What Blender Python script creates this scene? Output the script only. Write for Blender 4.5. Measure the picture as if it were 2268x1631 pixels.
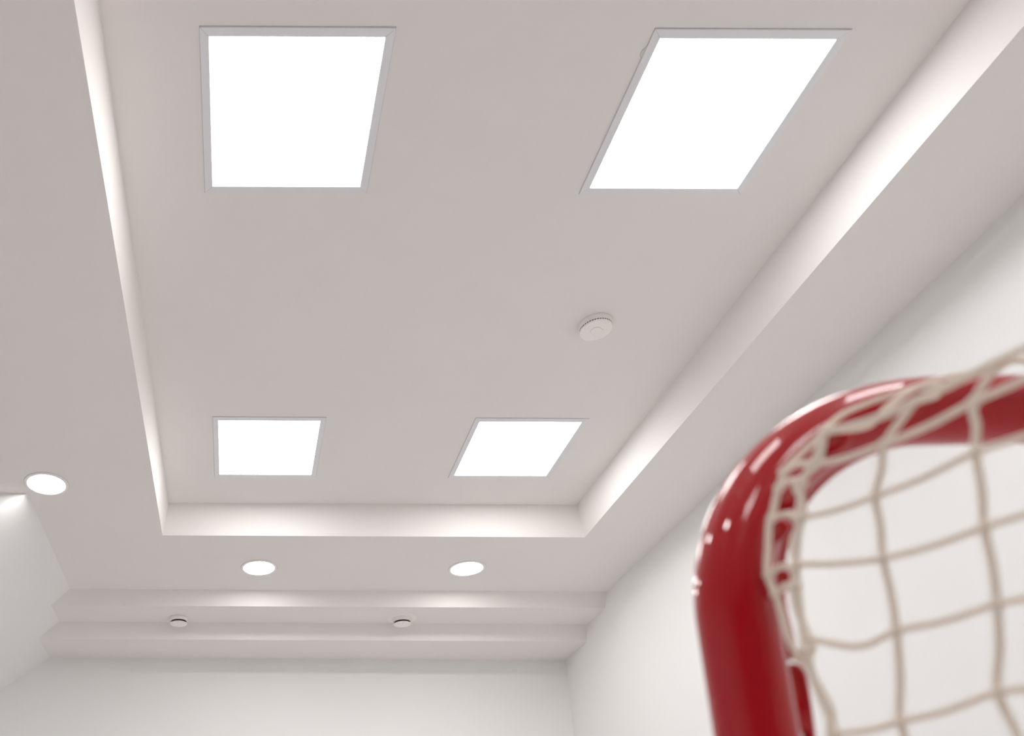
import bpy, bmesh, math, random
from mathutils import Vector, Matrix
C = bpy.context.scene.collection
for o in list(bpy.data.objects): bpy.data.objects.remove(o)
random.seed(4)
# ------------------------------------------------------------------ camera
CH = 0.72                                   # lens height above the floor
F_PX, PX, PY = 1886.83, 513.87, 1473.47     # shift lens, frame 2268 x 1631
TH, ROLL, YAW = 0.32233, 0.0050, -0.00044
cam = bpy.data.cameras.new('camera'); camo = bpy.data.objects.new('camera', cam); C.objects.link(camo)
cam.sensor_width = 36; cam.lens = F_PX/2268*36
cam.shift_x = (1134-PX)/2268; cam.shift_y = (PY-815.5)/2268
cam.clip_start = 0.02
R0 = Vector((math.cos(YAW), -math.sin(YAW), 0)); F0 = Vector((math.sin(YAW), math.cos(YAW), 0)); U0 = Vector((0, 0, 1))
Fw = F0*math.cos(TH)+U0*math.sin(TH); Up = -F0*math.sin(TH)+U0*math.cos(TH)
r_ = R0*math.cos(ROLL)+Up*math.sin(ROLL); u_ = -R0*math.sin(ROLL)+Up*math.cos(ROLL)
m = Matrix.Identity(4)
for i in range(3): m[i][0] = r_[i]; m[i][1] = u_[i]; m[i][2] = -Fw[i]
m[2][3] = CH
camo.matrix_world = m
cam.dof.use_dof = True; cam.dof.focus_distance = 4.2; cam.dof.aperture_fstop = 3.6
bpy.context.scene.camera = camo
sc = bpy.context.scene
sc.view_settings.view_transform = 'Standard'; sc.view_settings.look = 'None'
sc.view_settings.exposure = -0.15; sc.view_settings.gamma = 1; sc.view_settings.use_curve_mapping = False
SKY, PANEL_E, DOWN_E = 0.45, 15.0, 78.0
sc.cycles.max_bounces = 16; sc.cycles.diffuse_bounces = 12; sc.cycles.transparent_max_bounces = 16
w = bpy.data.worlds.new('world'); sc.world = w; w.use_nodes = True
w.node_tree.nodes['Background'].inputs[0].default_value = (0.90, 0.95, 1.0, 1)
w.node_tree.nodes['Background'].inputs[1].default_value = SKY

# ------------------------------------------------------------------ materials
def mat(name, col, rough=.5, metal=0, spec=.5, coat=0, emit=None, es=0, bump=0, bscale=200, vary=0, vscale=2, coat_rough=.05):
    mt = bpy.data.materials.new(name); mt.use_nodes = True
    nt = mt.node_tree; b = nt.nodes['Principled BSDF']
    b.inputs['Base Color'].default_value = (*col, 1); b.inputs['Roughness'].default_value = rough
    b.inputs['Metallic'].default_value = metal; b.inputs['Specular IOR Level'].default_value = spec
    b.inputs['Coat Weight'].default_value = coat; b.inputs['Coat Roughness'].default_value = coat_rough
    tc = nt.nodes.new('ShaderNodeTexCoord')
    if emit: b.inputs['Emission Color'].default_value = (*emit, 1); b.inputs['Emission Strength'].default_value = es
    if bump:
        n = nt.nodes.new('ShaderNodeTexNoise'); n.inputs['Scale'].default_value = bscale; n.inputs['Detail'].default_value = 4
        nt.links.new(tc.outputs['Object'], n.inputs['Vector'])
        bp = nt.nodes.new('ShaderNodeBump'); bp.inputs['Strength'].default_value = bump; bp.inputs['Distance'].default_value = .002
        nt.links.new(n.outputs['Fac'], bp.inputs['Height']); nt.links.new(bp.outputs['Normal'], b.inputs['Normal'])
    if vary:
        n = nt.nodes.new('ShaderNodeTexNoise'); n.inputs['Scale'].default_value = vscale; n.inputs['Detail'].default_value = 3
        nt.links.new(tc.outputs['Object'], n.inputs['Vector'])
        mx = nt.nodes.new('ShaderNodeMix'); mx.data_type = 'RGBA'
        mx.inputs['A'].default_value = (*[c*(1-vary) for c in col], 1); mx.inputs['B'].default_value = (*[min(1, c*(1+vary)) for c in col], 1)
        nt.links.new(n.outputs['Fac'], mx.inputs['Factor']); nt.links.new(mx.outputs['Result'], b.inputs['Base Color'])
    return mt
M_CEIL = mat('ceiling_paint', (.81, .780, .766), .9, spec=.2, bump=.12, bscale=160, vary=.012)
M_WALL = mat('wall_paint', (.825, .818, .812), .85, spec=.25, bump=.1, bscale=140, vary=.01)
M_FRONT = mat('unseen_dark_wall', (.22, .225, .24), .85, spec=.2, bump=.1, bscale=140, vary=.01)  # unseen wall, made dark so the red tube reflects less white
M_FLOOR = mat('pale_sports_floor', (.665, .66, .66), .5, bump=.03, vary=.03, vscale=5)
M_FRAME = mat('painted_aluminium', (.77, .775, .80), .28, metal=.12, spec=.5, vary=.02, vscale=20)
M_DIFF = mat('lit_diffuser', (.9, .9, .9), .5, emit=(1, .99, .98), es=PANEL_E)
M_DOWN = mat('lit_downlight_diffuser', (.9, .9, .9), .5, emit=(1, .985, .965), es=DOWN_E)
M_PLAST = mat('white_plastic', (.88, .85, .83), .4, spec=.4, vary=.01, vscale=30)
M_DARK = mat('dark_gap', (.03, .025, .02), .8, vary=.1, vscale=40)
M_EDGE = mat('gap_shadow_edge_grey', (.52, .50, .49), .8, vary=.05, vscale=40)  # painted shadow in gaps round the lamps; also groove and patch edge
M_RED = mat('gloss_red_enamel', (.42, .0008, .008), .35, spec=.08, coat=0.85, coat_rough=.03, vary=.03, vscale=12)
M_CORD = mat('cream_twine', (.93, .81, .70), .85, spec=.2, bump=.5, bscale=900, vary=.08, vscale=60)
M_PATCH = mat('filler_patch', (.74, .68, .62), .85, vary=.02, vscale=60)

# ------------------------------------------------------------------ helpers
def link(name, bm, mt, parent=None, smooth=False):
    bmesh.ops.recalc_face_normals(bm, faces=bm.faces)
    me = bpy.data.meshes.new(name); bm.to_mesh(me); bm.free(); me.materials.append(mt)
    if smooth:
        for p in me.polygons: p.use_smooth = True
    o = bpy.data.objects.new(name, me); C.objects.link(o)
    if parent: o.parent = parent
    return o
def tag(o, label, cat, group=None):
    o['label'] = label; o['category'] = cat
    if group: o['group'] = group
    return o
def thing(name, loc, label, cat, group=None, rz=0):
    o = bpy.data.objects.new(name, None); C.objects.link(o); o.location = loc; o.rotation_euler = (0, 0, rz)
    o.empty_display_size = .1
    return tag(o, label, cat, group)
def struct(name, bm, mt, label=None):
    o = link(name, bm, mt); o['kind'] = 'structure'
    if label: o['label'] = label
    return o
def dup(root, loc, label, rz=0):
    r = root.copy(); C.objects.link(r); r.location = loc; r.rotation_euler = (0, 0, rz); r['label'] = label
    for ch in list(root.children):
        c = ch.copy(); C.objects.link(c); c.parent = r
        for g in list(ch.children):
            d = g.copy(); C.objects.link(d); d.parent = c
    return r
def box(bm, a, b):
    x0, y0, z0 = a; x1, y1, z1 = b
    v = [bm.verts.new((x, y, z)) for z in (z0, z1) for x, y in ((x0, y0), (x1, y0), (x1, y1), (x0, y1))]
    for f in ((0, 1, 2, 3), (4, 5, 6, 7), (0, 1, 5, 4), (1, 2, 6, 5), (2, 3, 7, 6), (3, 0, 4, 7)): bm.faces.new([v[i] for i in f])
def extrude_yz(bm, prof, x0, x1):            # closed (y,z) profile swept along x
    a = [bm.verts.new((x0, y, z)) for y, z in prof]; b = [bm.verts.new((x1, y, z)) for y, z in prof]
    n = len(prof)
    for i in range(n): bm.faces.new((a[i], a[(i+1) % n], b[(i+1) % n], b[i]))
    bm.faces.new(a); bm.faces.new(b[::-1])
def extrude_xz(bm, prof, y0, y1):
    a = [bm.verts.new((x, y0, z)) for x, z in prof]; b = [bm.verts.new((x, y1, z)) for x, z in prof]
    n = len(prof)
    for i in range(n): bm.faces.new((a[i], a[(i+1) % n], b[(i+1) % n], b[i]))
    bm.faces.new(a); bm.faces.new(b[::-1])
def lathe(bm, prof, n=64, wob=None):         # prof of (r,z)
    rings = []
    for r, z in prof:
        if r < 1e-6: rings.append([bm.verts.new((0, 0, z))])
        else: rings.append([bm.verts.new((r*math.cos(2*math.pi*k/n), r*math.sin(2*math.pi*k/n), z+(wob(k, r) if wob else 0))) for k in range(n)])
    for A, B in zip(rings, rings[1:]):
        for k in range(n):
            k2 = (k+1) % n
            if len(A) == 1 and len(B) == 1: continue
            if len(A) == 1: bm.faces.new((A[0], B[k], B[k2]))
            elif len(B) == 1: bm.faces.new((A[k], A[k2], B[0]))
            else: bm.faces.new((A[k], A[k2], B[k2], B[k]))
def sweep(bm, pts, rad, n=10, closed=False, caps=True):
    pts = [Vector(p) for p in pts]; N = len(pts)
    rad_ = rad if isinstance(rad, (list, tuple)) else [rad]*N
    t0 = (pts[1]-pts[0]).normalized()
    ref = Vector((0, 0, 1)) if abs(t0.z) < .9 else Vector((0, 1, 0))
    u = (ref-ref.dot(t0)*t0).normalized(); rings = []
    for i, p in enumerate(pts):
        if closed: t = (pts[(i+1) % N]-pts[i-1]).normalized()
        elif i == 0: t = t0
        elif i == N-1: t = (pts[-1]-pts[-2]).normalized()
        else: t = (pts[i+1]-pts[i-1]).normalized()
        u = (u-u.dot(t)*t).normalized(); v = t.cross(u)
        rings.append([bm.verts.new(p+rad_[i]*(u*math.cos(2*math.pi*k/n)+v*math.sin(2*math.pi*k/n))) for k in range(n)])
    R = list(zip(rings, rings[1:]))+([(rings[-1], rings[0])] if closed else [])
    for A, B in R:
        for k in range(n): bm.faces.new((A[k], A[(k+1) % n], B[(k+1) % n], B[k]))
    if caps and not closed: bm.faces.new(rings[0]); bm.faces.new(rings[-1][::-1])
def smooth_path(pts, sub=6):                 # Catmull-Rom through the points
    P = [Vector(p) for p in pts]; P = [2*P[0]-P[1]]+P+[2*P[-1]-P[-2]]; out = []
    for i in range(1, len(P)-2):
        for s in range(sub):
            t = s/sub; a, b, c, d = P[i-1], P[i], P[i+1], P[i+2]
            out.append(.5*((2*b)+(c-a)*t+(2*a-5*b+4*c-d)*t*t+(3*b-a-3*c+d)*t**3))
    out.append(P[-2]); return out

# ------------------------------------------------------------------ the room (heights above floor)
H1, H2 = CH+2.5432, CH+2.7606               # lower ceiling, tray ceiling
XL, XR, YE, DL = -.4564, 2.2777, 4.970, .036
YN = -2.62
XW, XF, YB, YS = 2.786, -3.50, 6.757, -4.6  # right wall, far left wall, back wall, wall behind the camera
T = .15
# lower ceiling with the recessed tray cut into it
bm = bmesh.new()
def quad(*p): bm.faces.new([bm.verts.new(q) for q in p])
xs = [XF, XL, XR, XW]; ys = [YS, YN, YE, 5.846]
for i in range(3):
    for j in range(3):
        if i == 1 and j == 1: continue
        quad((xs[i], ys[j], H1), (xs[i+1], ys[j], H1), (xs[i+1], ys[j+1], H1), (xs[i], ys[j+1], H1))
lo = [(XL, YN, H1), (XR, YN, H1), (XR, YE, H1), (XL, YE, H1)]
up = [(XL+DL, YN+DL, H2), (XR-DL, YN+DL, H2), (XR-DL, YE-DL, H2), (XL+DL, YE-DL, H2)]
for k in range(4): quad(lo[k], lo[(k+1) % 4], up[(k+1) % 4], up[k])
quad(*up)
top = H2+.12
c8 = [(XF, YS), (XW, YS), (XW, 5.846), (XF, 5.846)]
quad(*[(x, y, top) for x, y in c8])
for k in range(4):
    a, b = c8[k], c8[(k+1) % 4]; quad((*a, H1), (*b, H1), (*b, top), (*a, top))
bmesh.ops.remove_doubles(bm, verts=bm.verts, dist=1e-5)
struct('ceiling', bm, M_CEIL, 'white plastered ceiling with a deep recessed tray holding the square light panels')
# dropped bulkheads toward the back wall
Z1, Z2 = CH+2.436, CH+2.312
bm = bmesh.new(); extrude_yz(bm, [(5.846, H1), (5.908, Z1), (6.245, Z1), (6.245, top), (5.846, top)], XF, XW)
struct('trim_1', bm, M_CEIL, 'shallow white bulkhead step holding the two round air valves')
bm = bmesh.new(); extrude_yz(bm, [(6.245, Z1), (6.297, Z2), (YB, Z2), (YB, top), (6.245, top)], XF, XW)
struct('trim_2', bm, M_CEIL, 'lowest white bulkhead step meeting the back wall')
bm = bmesh.new(); box(bm, (XF-T, YB, 0), (XW+T, YB+T, top)); struct('wall_back', bm, M_WALL)
bm = bmesh.new(); box(bm, (XW, YS, 0), (XW+T, YB, top)); struct('wall_right', bm, M_WALL)
def holed(bm, u0, u1, holes, mk):           # wall panel with window openings; mk(u0,u1,z0,z1) adds a box
    u = u0
    for a, b, z0, z1 in sorted(holes):
        mk(u, a, 0, top); mk(a, b, 0, z0); mk(a, b, z1, top); u = b
    mk(u, u1, 0, top)
M_GLASS = bpy.data.materials.new('window_glass'); M_GLASS.use_nodes = True
nt = M_GLASS.node_tree; nt.nodes.clear()
tr = nt.nodes.new('ShaderNodeBsdfTransparent'); gl = nt.nodes.new('ShaderNodeBsdfGlossy'); gl.inputs['Roughness'].default_value = .02
fr = nt.nodes.new('ShaderNodeFresnel'); fr.inputs[0].default_value = 1.45
mxs = nt.nodes.new('ShaderNodeMixShader'); ou = nt.nodes.new('ShaderNodeOutputMaterial')
nt.links.new(fr.outputs[0], mxs.inputs[0]); nt.links.new(tr.outputs[0], mxs.inputs[1]); nt.links.new(gl.outputs[0], mxs.inputs[2]); nt.links.new(mxs.outputs[0], ou.inputs[0])
WL = [(1.1, 3.4, .85, 2.45)]  # unseen opening, added to bring ambient daylight into the room
WFR = []
bm = bmesh.new(); holed(bm, YS, YB, WL, lambda a, b, z0, z1: box(bm, (XF-T, a, z0), (XF, b, z1))); struct('wall_left', bm, M_WALL)
bm = bmesh.new(); holed(bm, XF-T, XW+T, WFR, lambda a, b, z0, z1: box(bm, (a, YS-T, z0), (b, YS, z1))); struct('wall_front', bm, M_FRONT)
def window(i, a, b, z0, z1, along):
    bm = bmesh.new(); g = bmesh.new(); h = .05; mid = (a+b)/2
    def bb(m_, u0, u1, v0, v1, d0, d1):
        if along == 'y': box(m_, (XF-d1, u0, v0), (XF-d0, u1, v1))
        else: box(m_, (u0, YS-d1, v0), (u1, YS-d0, v1))
    for u0, u1, v0, v1 in ((a, b, z0, z0+h), (a, b, z1-h, z1), (a, a+h, z0+h, z1-h), (b-h, b, z0+h, z1-h), (mid-h/2, mid+h/2, z0+h, z1-h)): bb(bm, u0, u1, v0, v1, .04, .10)
    f = struct('window_%d' % i, bm, M_FRAME)
    bb(g, a+h, mid-h/2, z0+h, z1-h, .067, .073); bb(g, mid+h/2, b-h, z0+h, z1-h, .067, .073)
    link('glass', g, M_GLASS, f)
for i, q in enumerate(WL): window(i+1, *q, 'y')
for i, q in enumerate(WFR): window(i+3, *q, 'x')
bm = bmesh.new(); box(bm, (XF-T, YS-T, -.1), (XW+T, YB+T, 0)); struct('floor', bm, M_FLOOR)
# sloping ceiling wedge in the far left corner
xs0 = -1.212; k_ = 1.375
bm = bmesh.new(); extrude_xz(bm, [(xs0, H1), (XF, H1-(xs0-XF)/k_), (XF, H1)], 4.440, YB)
struct('wall_slope', bm, M_WALL, 'white sloping surface descending from the ceiling in the far left corner')

# ------------------------------------------------------------------ square LED panels
W, G = .62, .030
def led_panel(loc, label):
    t = thing('led_panel', loc, label, 'ceiling light', 'square LED panels in the ceiling tray')
    def ring(o0, o1, z0, z1, bm):
        for (a, b) in (((o0, o0), (W-o0, o1)), ((o0, W-o1), (W-o0, W-o0)), ((o0, o1), (o1, W-o1)), ((W-o1, o1), (W-o0, W-o1))):
            box(bm, (*a, z0), (*b, z1))
    bm = bmesh.new()
    # mitred bars: bevelled profile, four separate lengths meeting at 45 degrees
    prof = [(0, 0), (.0, -.0038), (.0012, -.005), (G-.0012, -.005), (G, -.0038), (G, 0)]
    cs = [(0, 0), (W, 0), (W, W), (0, W)]; inn = [(1, 1), (-1, 1), (-1, -1), (1, -1)]
    for k in range(4):
        A, B = cs[k], cs[(k+1) % 4]; ia, ib = inn[k], inn[(k+1) % 4]
        e = .0004; dx, dy = (B[0]-A[0])/W*e, (B[1]-A[1])/W*e
        ra = [bm.verts.new((A[0]+ia[0]*d+dx, A[1]+ia[1]*d+dy, z)) for d, z in prof]
        rb = [bm.verts.new((B[0]+ib[0]*d-dx, B[1]+ib[1]*d-dy, z)) for d, z in prof]
        for i in range(6): bm.faces.new((ra[i], ra[(i+1) % 6], rb[(i+1) % 6], rb[i]))
        bm.faces.new(ra); bm.faces.new(rb[::-1])
    link('frame', bm, M_FRAME, t)
    bm = bmesh.new(); box(bm, (G, G, -.003), (W-G, W-G, 0)); link('diffuser', bm, M_DIFF, t)
    bm = bmesh.new(); ring(-.0012, .004, -.0012, 0, bm); link('painted_gap_shadow', bm, M_EDGE, t)  # grey strip painting the thin gap shadow round the frame
    return t
p0 = led_panel((-.1136, 1.9085, H2), 'large square lit panel at upper left of the ceiling tray')
dup(p0, (1.3224, 1.9085, H2), 'large slanting square lit panel at upper right, beside the tiny round patch')
dup(p0, (-.1136, 3.9834, H2), 'smaller far square lit panel on the left, near the tray end')
dup(p0, (1.3224, 3.9834, H2), 'smaller far square lit panel on the right, beyond the smoke alarm')
dup(p0, (-.1136, -.1664, H2), 'added unseen square lit panel in the left row directly above the viewer')  # rows out of view, added for room light and reflections on the tube
dup(p0, (1.3224, -.1664, H2), 'added unseen square lit panel in the right row directly above the goal')
dup(p0, (-.1136, -2.2413, H2), 'added unseen square lit panel in the left row, hindmost behind the viewer')
dup(p0, (1.3224, -2.2413, H2), 'added unseen square lit panel in the right row, hindmost behind the viewer')

# ------------------------------------------------------------------ round downlights
def downlight(loc, label):
    t = thing('downlight', loc, label, 'ceiling light', 'round downlights in the lower ceiling')
    bm = bmesh.new(); lathe(bm, [(.107, 0), (.107, -.004), (.110, -.006), (.124, -.005), (.128, -.002), (.128, 0), (.107, 0)], 72)
    link('rim', bm, M_PLAST, t, True)
    bm = bmesh.new(); lathe(bm, [(0, -.0045), (.080, -.0045), (.107, -.0038), (.107, 0), (0, 0)], 72)
    link('diffuser', bm, M_DOWN, t)
    bm = bmesh.new(); lathe(bm, [(.127, 0), (.127, -.001), (.1295, -.001), (.1295, 0), (.127, 0)], 72)
    link('painted_gap_shadow', bm, M_EDGE, t)  # the same painted gap shadow round the rim
    return t
d0 = downlight((.183, 5.456, H1), 'round lit downlight above the left air valve, left of the far pair')
dup(d0, (1.641, 5.451, H1), 'round lit downlight above the right air valve, right of the far pair')
dup(d0, (-1.078, 4.333, H1), 'round lit downlight at the far left beside the sloping corner')
dup(d0, (-1.078, 2.10, H1), 'added unseen round lit downlight left of the tray, level with the large panels')  # pair out of view, added for light and glints on the goal tube
dup(d0, (-1.078, -.10, H1), 'added unseen round lit downlight left of the tray, level with the viewer')

# ------------------------------------------------------------------ smoke alarm
t = thing('smoke_alarm', (1.675, 3.245, H2), 'round white smoke alarm on the tray ceiling below the large right panel', 'smoke alarm', rz=math.radians(33))
bm = bmesh.new(); lathe(bm, [(0, 0), (.072, 0), (.0735, -.002), (.0735, -.0255), (.0725, -.0265), (0, -.0265)], 80)
link('base', bm, M_PLAST, t, False)
bm = bmesh.new(); lathe(bm, [(0, -.0265), (.0718, -.0265), (.0718, -.0305), (0, -.0305)], 80); link('vent_gap', bm, M_DARK, t)
bm = bmesh.new()
for k in range(40):
    a = 2*math.pi*k/40; c, s = math.cos(a), math.sin(a); ca, sa = math.cos(a+.05), math.sin(a+.05)
    v = [bm.verts.new((r*cc, r*ss, z)) for z in (-.0265, -.0305) for r, cc, ss in ((.067, c, s), (.0722, c, s), (.0722, ca, sa), (.067, ca, sa))]
    for f in ((0, 1, 2, 3), (4, 5, 6, 7), (0, 1, 5, 4), (1, 2, 6, 5), (2, 3, 7, 6), (3, 0, 4, 7)): bm.faces.new([v[i] for i in f])
link('vent_ribs', bm, M_PLAST, t)
bm = bmesh.new(); lathe(bm, [(0, -.0305), (.0715, -.0305), (.0722, -.032), (.0708, -.0355), (.066, -.0382), (.060, -.039), (0, -.039)], 80)
link('cover', bm, M_PLAST, t, False)
bm = bmesh.new()   # test button: half round tab with a straight tail
out = [(-.022*math.sin(a), .022*math.cos(a)) for a in [math.pi*i/24 for i in range(25)]]
out = [(x-.004, y) for x, y in out]+[(.026, -.022), (.026, .022)]
def slab(bm, out, z0, z1):
    a = [bm.verts.new((x, y, z0)) for x, y in out]; b = [bm.verts.new((x, y, z1)) for x, y in out]
    for i in range(len(out)): bm.faces.new((a[i], a[(i+1) % len(out)], b[(i+1) % len(out)], b[i]))
    bm.faces.new(a); bm.faces.new(b[::-1])
slab(bm, [(x*1.04, y*1.05) for x, y in out], -.0390, -.0393); link('button_groove', bm, M_EDGE, t)
bm = bmesh.new(); slab(bm, out, -.0390, -.0402); link('test_button', bm, M_PLAST, t)

# ------------------------------------------------------------------ air valves on the first bulkhead
def air_valve(loc, label, flange):
    t = thing('air_valve', loc, label, 'air valve', 'round air valves on the bulkhead')
    bm = bmesh.new(); lathe(bm, [(.045, 0), (.070, 0), (.072, -.004), (.069, -.028), (.066, -.030), (.060, -.030), (.056, -.010), (.045, -.004), (.045, 0)], 64)
    link('collar', bm, M_PLAST, t, True)
    bm = bmesh.new(); lathe(bm, [(0, -.008), (.052, -.010), (.056, -.043), (0, -.043)], 64); link('inner_throat', bm, M_DARK, t)
    bm = bmesh.new()
    wob = lambda k, r: -.0022*(1 if k % 8 == 0 else .35 if k % 8 in (1, 7) else 0)*(r > .012)
    lathe(bm, [(0, -.043), (.064, -.043), (.067, -.045), (.064, -.0485)], 64)
    lathe(bm, [(.064, -.0485), (.045, -.053), (.02, -.058), (.008, -.060), (0, -.060)], 64, wob)
    link('disc', bm, M_PLAST, t)
    if flange:
        bm = bmesh.new(); lathe(bm, [(.068, 0), (.068, -.003), (.108, -.003), (.112, -.001), (.112, 0), (.068, 0)], 64); link('flange', bm, M_PLAST, t, False)
    return t
air_valve((-.417, 6.156, Z1), 'small round air valve without a flange, left one on the bulkhead', False)
air_valve((1.311, 6.143, Z1), 'small round air valve with wide flat flange, right one on the bulkhead', True)
# tiny round filler patch half hidden by the near right panel
bm = bmesh.new(); lathe(bm, [(0, 0), (.021, 0), (.021, -.0012), (.019, -.0020), (0, -.0020)], 40)
o = link('hole_patch', bm, M_PATCH); o.location = (1.3335, 1.985, H2)
tag(o, 'tiny round filler patch peeking out from left edge of the upper right panel', 'patch')
bm = bmesh.new(); lathe(bm, [(.0205, 0), (.0205, -.0015), (.0220, -.0015), (.0220, 0), (.0205, 0)], 40); link('patch_rim', bm, M_EDGE, o)

# ------------------------------------------------------------------ the goal
RT = .030
GX0, GX1, GY, GZ, GR = .4197, 2.05, .6602, CH+.4602, .2034
PHI, LEAN = .0439, (-.0074, .032)          # crossbar turned slightly toward the viewer, posts leaning a little
goal = thing('sports_goal', (1.2, GY, 0), 'glossy red tube goal frame with cream twine net in the right foreground', 'goal')
def local(pts): return [Vector(p)-Vector((1.2, GY, 0)) for p in pts]
LEN = 1.63
def on_frame(u, z):                          # u along the crossbar from the near post axis, z height
    d = max(0, GZ-GR-z)
    return Vector((GX0+u*math.cos(PHI)+LEAN[0]*d, GY-u*math.sin(PHI)+LEAN[1]*d, z))
def arc(a): return GR*(1-math.cos(a)), GZ-GR+GR*math.sin(a)
half = [(0, z) for z in [RT, .12, .25, .4, .55, .7, .8, .9, .95]]+[arc(math.pi/2*i/32) for i in range(33)]
path = [on_frame(u, z) for u, z in half]+[on_frame(GR+(LEN-2*GR)*i/10, GZ) for i in range(1, 10)]+[on_frame(LEN-u, z) for u, z in reversed(half)]
foot0, foot1 = path[0], path[-1]
bm = bmesh.new(); sweep(bm, local(path), RT, 64); link('front_frame', bm, M_RED, goal, True)
# base frame lying on the floor
D_ = Vector((.45, -.89, 0)).normalized(); P0 = Vector((.4284, .612, 0))
def N(s, z, off=0): q = P0+D_*s; return Vector((q.x, q.y, z))
SB = .62
b0 = N(SB, .02); bx = foot0.x+foot1.x-b0.x; dy = LEN*math.sin(PHI)
base = [(foot0.x, foot0.y, .022), (N(.3, 0).x, N(.3, 0).y, .022), (b0.x-.01, b0.y+.03, .022), (b0.x+.03, b0.y, .022), (bx-.03, b0.y-dy, .022), (bx+.01, b0.y-dy+.03, .022), (foot1.x, foot1.y, .022)]
bm = bmesh.new(); sweep(bm, local(base), .022, 20); link('base_frame', bm, M_RED, goal, True)
# ---- net: side wall, in net coordinates (s along the wall, height above the lens)
CR = .0027
def cord(bm, pts, r=CR, sub=5): sweep(bm, local(smooth_path(pts, sub)), r, 8)
def knot(bm, p, r=.0048):
    p = Vector(p)-Vector((1.2, GY, 0)); g = bmesh.ops.create_icosphere(bm, subdivisions=2, radius=r, matrix=Matrix.Translation(p))
K = 1.02
def S(s, z): return P0 + D_*(s*K) + Vector((0, 0, CH+z*K))      # (s, z): along the side wall, above the lens
rnd = random.Random(7)
cols = {  # knots of the part in view, hand measured: columns 0..2 of each row
 0: [(.051, .372), (.112, .3615), (.160, .3615)],
 1: [(.041, .350), (.089, .341), (.142, .342)],
 2: [(.024, .313), (.075, .306), (.135, .308)],
 3: [(.014, .279), (.070, .260), (.128, .257)],
 4: [(.011, .220), (.067, .207), (.123, .206)],
 5: [(.015, .147), (.056, .146), (.111, .152)]}
NC = 11
for k in range(6, 21):
    z = .150-.054*(k-5)
    cols[k] = [(.014, z), (.060+rnd.uniform(-.004, .004), z+rnd.uniform(-.004, .004)), (.115+rnd.uniform(-.004, .004), z+rnd.uniform(-.004, .004))]
cols = {k: v for k, v in cols.items() if CH+v[0][1]*K > .03}
for k, v in cols.items():
    while len(v) < NC:
        s_, z_ = v[-1]; zr = {0: .3615, 1: .342}.get(k, v[1][1])
        v.append((s_+.0545, zr+(0 if k == 0 else rnd.uniform(-.004, .004))))
net = bmesh.new()
def nk(p, r=.0045):
    if p not in done: knot(net, S(*p), r); done.add(p)
done = set(); NR = len(cols)
mids = {(4, 0): (.043, .2035), (1, 0): (.064, .3435), (0, 0): (.082, .3635)}
for k in range(NR):
    v = cols[k]; pts = []
    for c, q in enumerate(v):
        pts.append(S(*q))
        if (k, c) in mids: pts.append(S(*mids[(k, c)]))
        elif c < NC-1: a, b = q, v[c+1]; pts.append(S((a[0]+b[0])/2, (a[1]+b[1])/2-(0 if k == 0 else .0018)))
        if k: nk(q)
    cord(net, pts, CR*(1.25 if k == 0 else 1))
for c in range(1, NC):
    pts = []
    for k in range(NR):
        q = cols[k][c]; pts.append(S(*q))
        if k < NR-1 and k: a, b = q, cols[k+1][c]; pts.append(S((a[0]+b[0])/2+.001, (a[1]+b[1])/2))
    cord(net, pts)
# double selvedge running down beside the post
V0 = [(.054, .371), (.042, .350), (.030, .341), (.028, .329), (.024, .313), (.019, .297), (.014, .279), (.008, .251), (.011, .220), (.008, .197), (.013, .1635), (.015, .147)]
V0 = V0+[cols[k][0] for k in range(6, NR)]
cord(net, [S(*q) for q in V0], CR*1.15)
cord(net, [S(q[0]+.0035*math.sin(i*2.1), q[1]) for i, q in enumerate(V0)], CR)
# top wall: only its far part lies over the goal, right of the corner
back = [cols[k][NC-1] for k in range(NR)]
zt = CH+.3615*K
def mir(p): return Vector((GX0+LEN*math.cos(PHI)+GX0-p[0], p[1]-LEN*math.sin(PHI), p[2]))
for c in range(4, NC):
    a = S(*cols[0][c]); b = mir(a); n = 28
    cord(net, [a.lerp(b, i/n)-Vector((0, 0, .02*math.sin(math.pi*i/n))) for i in range(n+1)], CR, 1)
xk = .74
ya = S(*cols[0][NC-1]).y
while xk < GX1-.34:
    pts = [(xk, .612-(xk-.42)*.05, CH+.470), (xk, .56, CH+.42)]
    for j in range(1, 11):
        y = .545+(ya-.545)*j/10; pts.append((xk, y, zt-.004-.012*math.sin(math.pi*j/10)))
    cord(net, pts, CR, 2); xk += .052
# back wall and the opposite side wall
aL = S(*back[0]); n = 26
for k in range(1, NR):
    a = S(*back[k]); b = mir(a); cord(net, [a.lerp(b, i/n)+Vector((0, .012*math.sin(math.pi*i/n), 0)) for i in range(n+1)], CR, 1)
for i in range(1, n):
    cord(net, [S(*back[k]).lerp(mir(S(*back[k])), i/n)+Vector((0, .012*math.sin(math.pi*i/n), 0)) for k in range(0, NR)], CR, 1)
for k in range(NR): cord(net, [mir(S(*q)) for q in cols[k]], CR, 2)
for c in range(NC): cord(net, [mir(S(*cols[k][c])) for k in range(NR)], CR, 2)
link('net', net, M_CORD, goal, True)
# ---- thin rear frame that holds up the back of the net
tl = S(*back[0]); tr_ = mir(tl); yo = .012
rear = [(b0.x, b0.y+.02, .03), (tl.x, tl.y+yo, .2), (tl.x, tl.y+yo, tl.z-.10), (tl.x+.01, tl.y+yo, tl.z-.03), (tl.x+.05, tl.y+yo, tl.z-.010), (tl.x+.2, tl.y+yo, tl.z-.010)]
rear = rear+[(tl.x+tr_.x-x_+(bx-(tl.x+tr_.x-b0.x) if z_ < .1 else 0), y_+(tr_.y-tl.y), z_) for x_, y_, z_ in reversed(rear)]
bm = bmesh.new(); sweep(bm, local(smooth_path(rear, 6)), .011, 16); link('rear_frame', bm, M_RED, goal, True)
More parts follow.
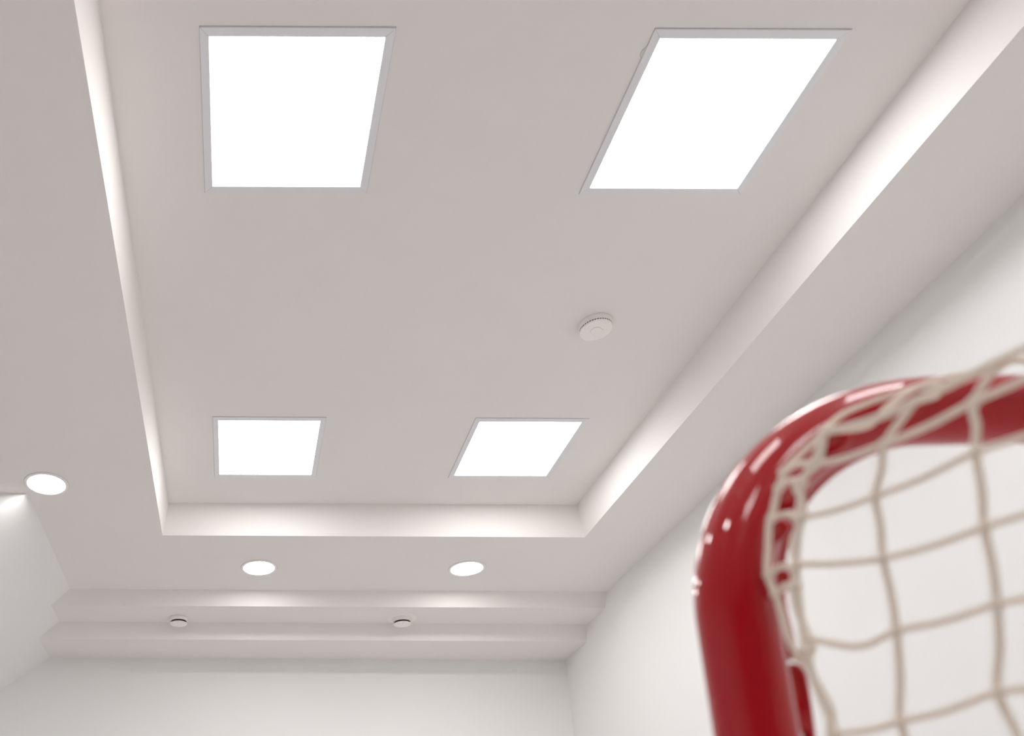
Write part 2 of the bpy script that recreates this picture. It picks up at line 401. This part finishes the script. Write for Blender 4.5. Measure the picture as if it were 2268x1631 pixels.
# ---- lacing cord wound along the corner of the frame
K2 = 1.03
def S2(s, z, k=K2): q = Vector((.42, .6, 0))+D_*s; return Vector((q.x*k, q.y*k, CH+z*k))
lace = bmesh.new()
L = [(.0545, .3715), (.028, .360), (.021, .355), (.012, .340), (.007, .3285), (.002, .320), (-.003, .300), (-.0075, .2785), (-.004, .2555), (-.002, .2235), (.0035, .2045), (.008, .197)]
cord(lace, [S2(*q) for q in L], .0028)
for a, b in [((.020, .355), (.041, .350)), ((.014, .344), (.030, .341)), ((.004, .322), (.024, .313)), ((-.007, .279), (.013, .277)), ((-.005, .262), (.010, .262)), ((.002, .208), (.010, .212))]:
    pa = S2(*a); pb = S(*b); mid = (pa+pb)/2+Vector((0, -.002, .003)); cord(lace, [pa, mid, pb], .0026); knot(lace, pa, .0042); knot(lace, pb, .0055)
U = [Vector((x*1.045, y*1.045, CH+z*1.045)) for x, y, z in [(.471, .588, .395), (.493, .588, .413), (.522, .588, .426), (.558, .588, .439), (.591, .588, .450), (.625, .588, .453)]]
cord(lace, U, .0026)
cord(lace, [S(.0545, .3715), (U[1][0]+.01, .606, U[1][2]-.018), (U[2][0], .605, U[2][2]-.013), (U[3][0]-.004, .608, U[3][2]-.005), (U[3][0]+.02, .612, U[3][2]+.000)], .0026)
cord(lace, [S(.112, .3615), (U[3][0], .598, U[3][2]-.02), U[3]], .0026)
x = U[-1][0]; z = U[-1][2]; zz = []
while x < GX1-.2: zz.append((x, .612-(x-.42)*.05-.003*math.sin(x*60), CH+.472)); x += .02
cord(lace, [U[-1]]+zz, .0026, 2)
link('lacing_cord', lace, M_CORD, goal, True)
# ---- net hooks and the thin lacing rod behind the post
def hook(p, d):
    bm = bmesh.new(); p = Vector(p); d = Vector(d)
    pts = [p, p+d*.012+Vector((0, 0, .001)), p+d*.018+Vector((0, 0, .006)), p+d*.015+Vector((0, 0, .012))]
    sweep(bm, local(smooth_path(pts, 4)), .0038, 10); return link('net_hook', bm, M_RED, goal, True)
d = Vector((.55, -.83, 0))
for z in (.272, .318): hook((GX0+d.x*RT*.9+(.0 if z < .3 else .006), GY+d.y*RT*.9, CH+z+.004), d)
for a in (32, 52, 74):
    q = on_frame(*arc(math.radians(a))); hook((q.x+.010, q.y-RT*.85, q.z-.012), (.2, -1, -.2))
bm = bmesh.new()
rx, ry = GX0+.0455, GY+.006
sweep(bm, local(smooth_path([(rx-.006, ry, CH+.222), (rx, ry, CH+.219), (rx+.001, ry, CH+.200), (rx-.001, ry+.007, CH+.1), (rx-.003, ry+.018, CH-.2), (rx-.005, ry+.03, .08), (rx-.015, ry+.03, .06)], 6)), .0045, 12)
link('lacing_rod', bm, M_RED, goal, True)
for z0, z1 in ((.168, .218), (.02, .05), (-.12, -.09), (-.26, -.23), (-.40, -.37), (-.54, -.51)):
    bm = bmesh.new(); q = on_frame(0, CH+z0); box(bm, (q.x+.022-1.2, q.y+.001-GY, CH+z0), (q.x+.0475-1.2, q.y+.011-GY, CH+z1)); bmesh.ops.bevel(bm, geom=bm.edges[:], offset=.002, segments=2)
    link('rod_bracket', bm, M_RED, goal)
# second rod following the inside of the bend
bm = bmesh.new(); pts = []; rr = []
for i in range(25):
    a = math.radians(-8+92*i/24); ins = .0375-.0165*(i/24)
    u, z = (ins, GZ-GR+GR*a) if a < 0 else (GR-(GR-ins)*math.cos(a), GZ-GR+(GR-ins)*math.sin(a))
    q = on_frame(u, z); pts.append(Vector((q.x, q.y+.004, z))); rr.append(.0085 if i else .006)
sweep(bm, local(pts), rr, 14); link('lacing_rod', bm, M_RED, goal, True)
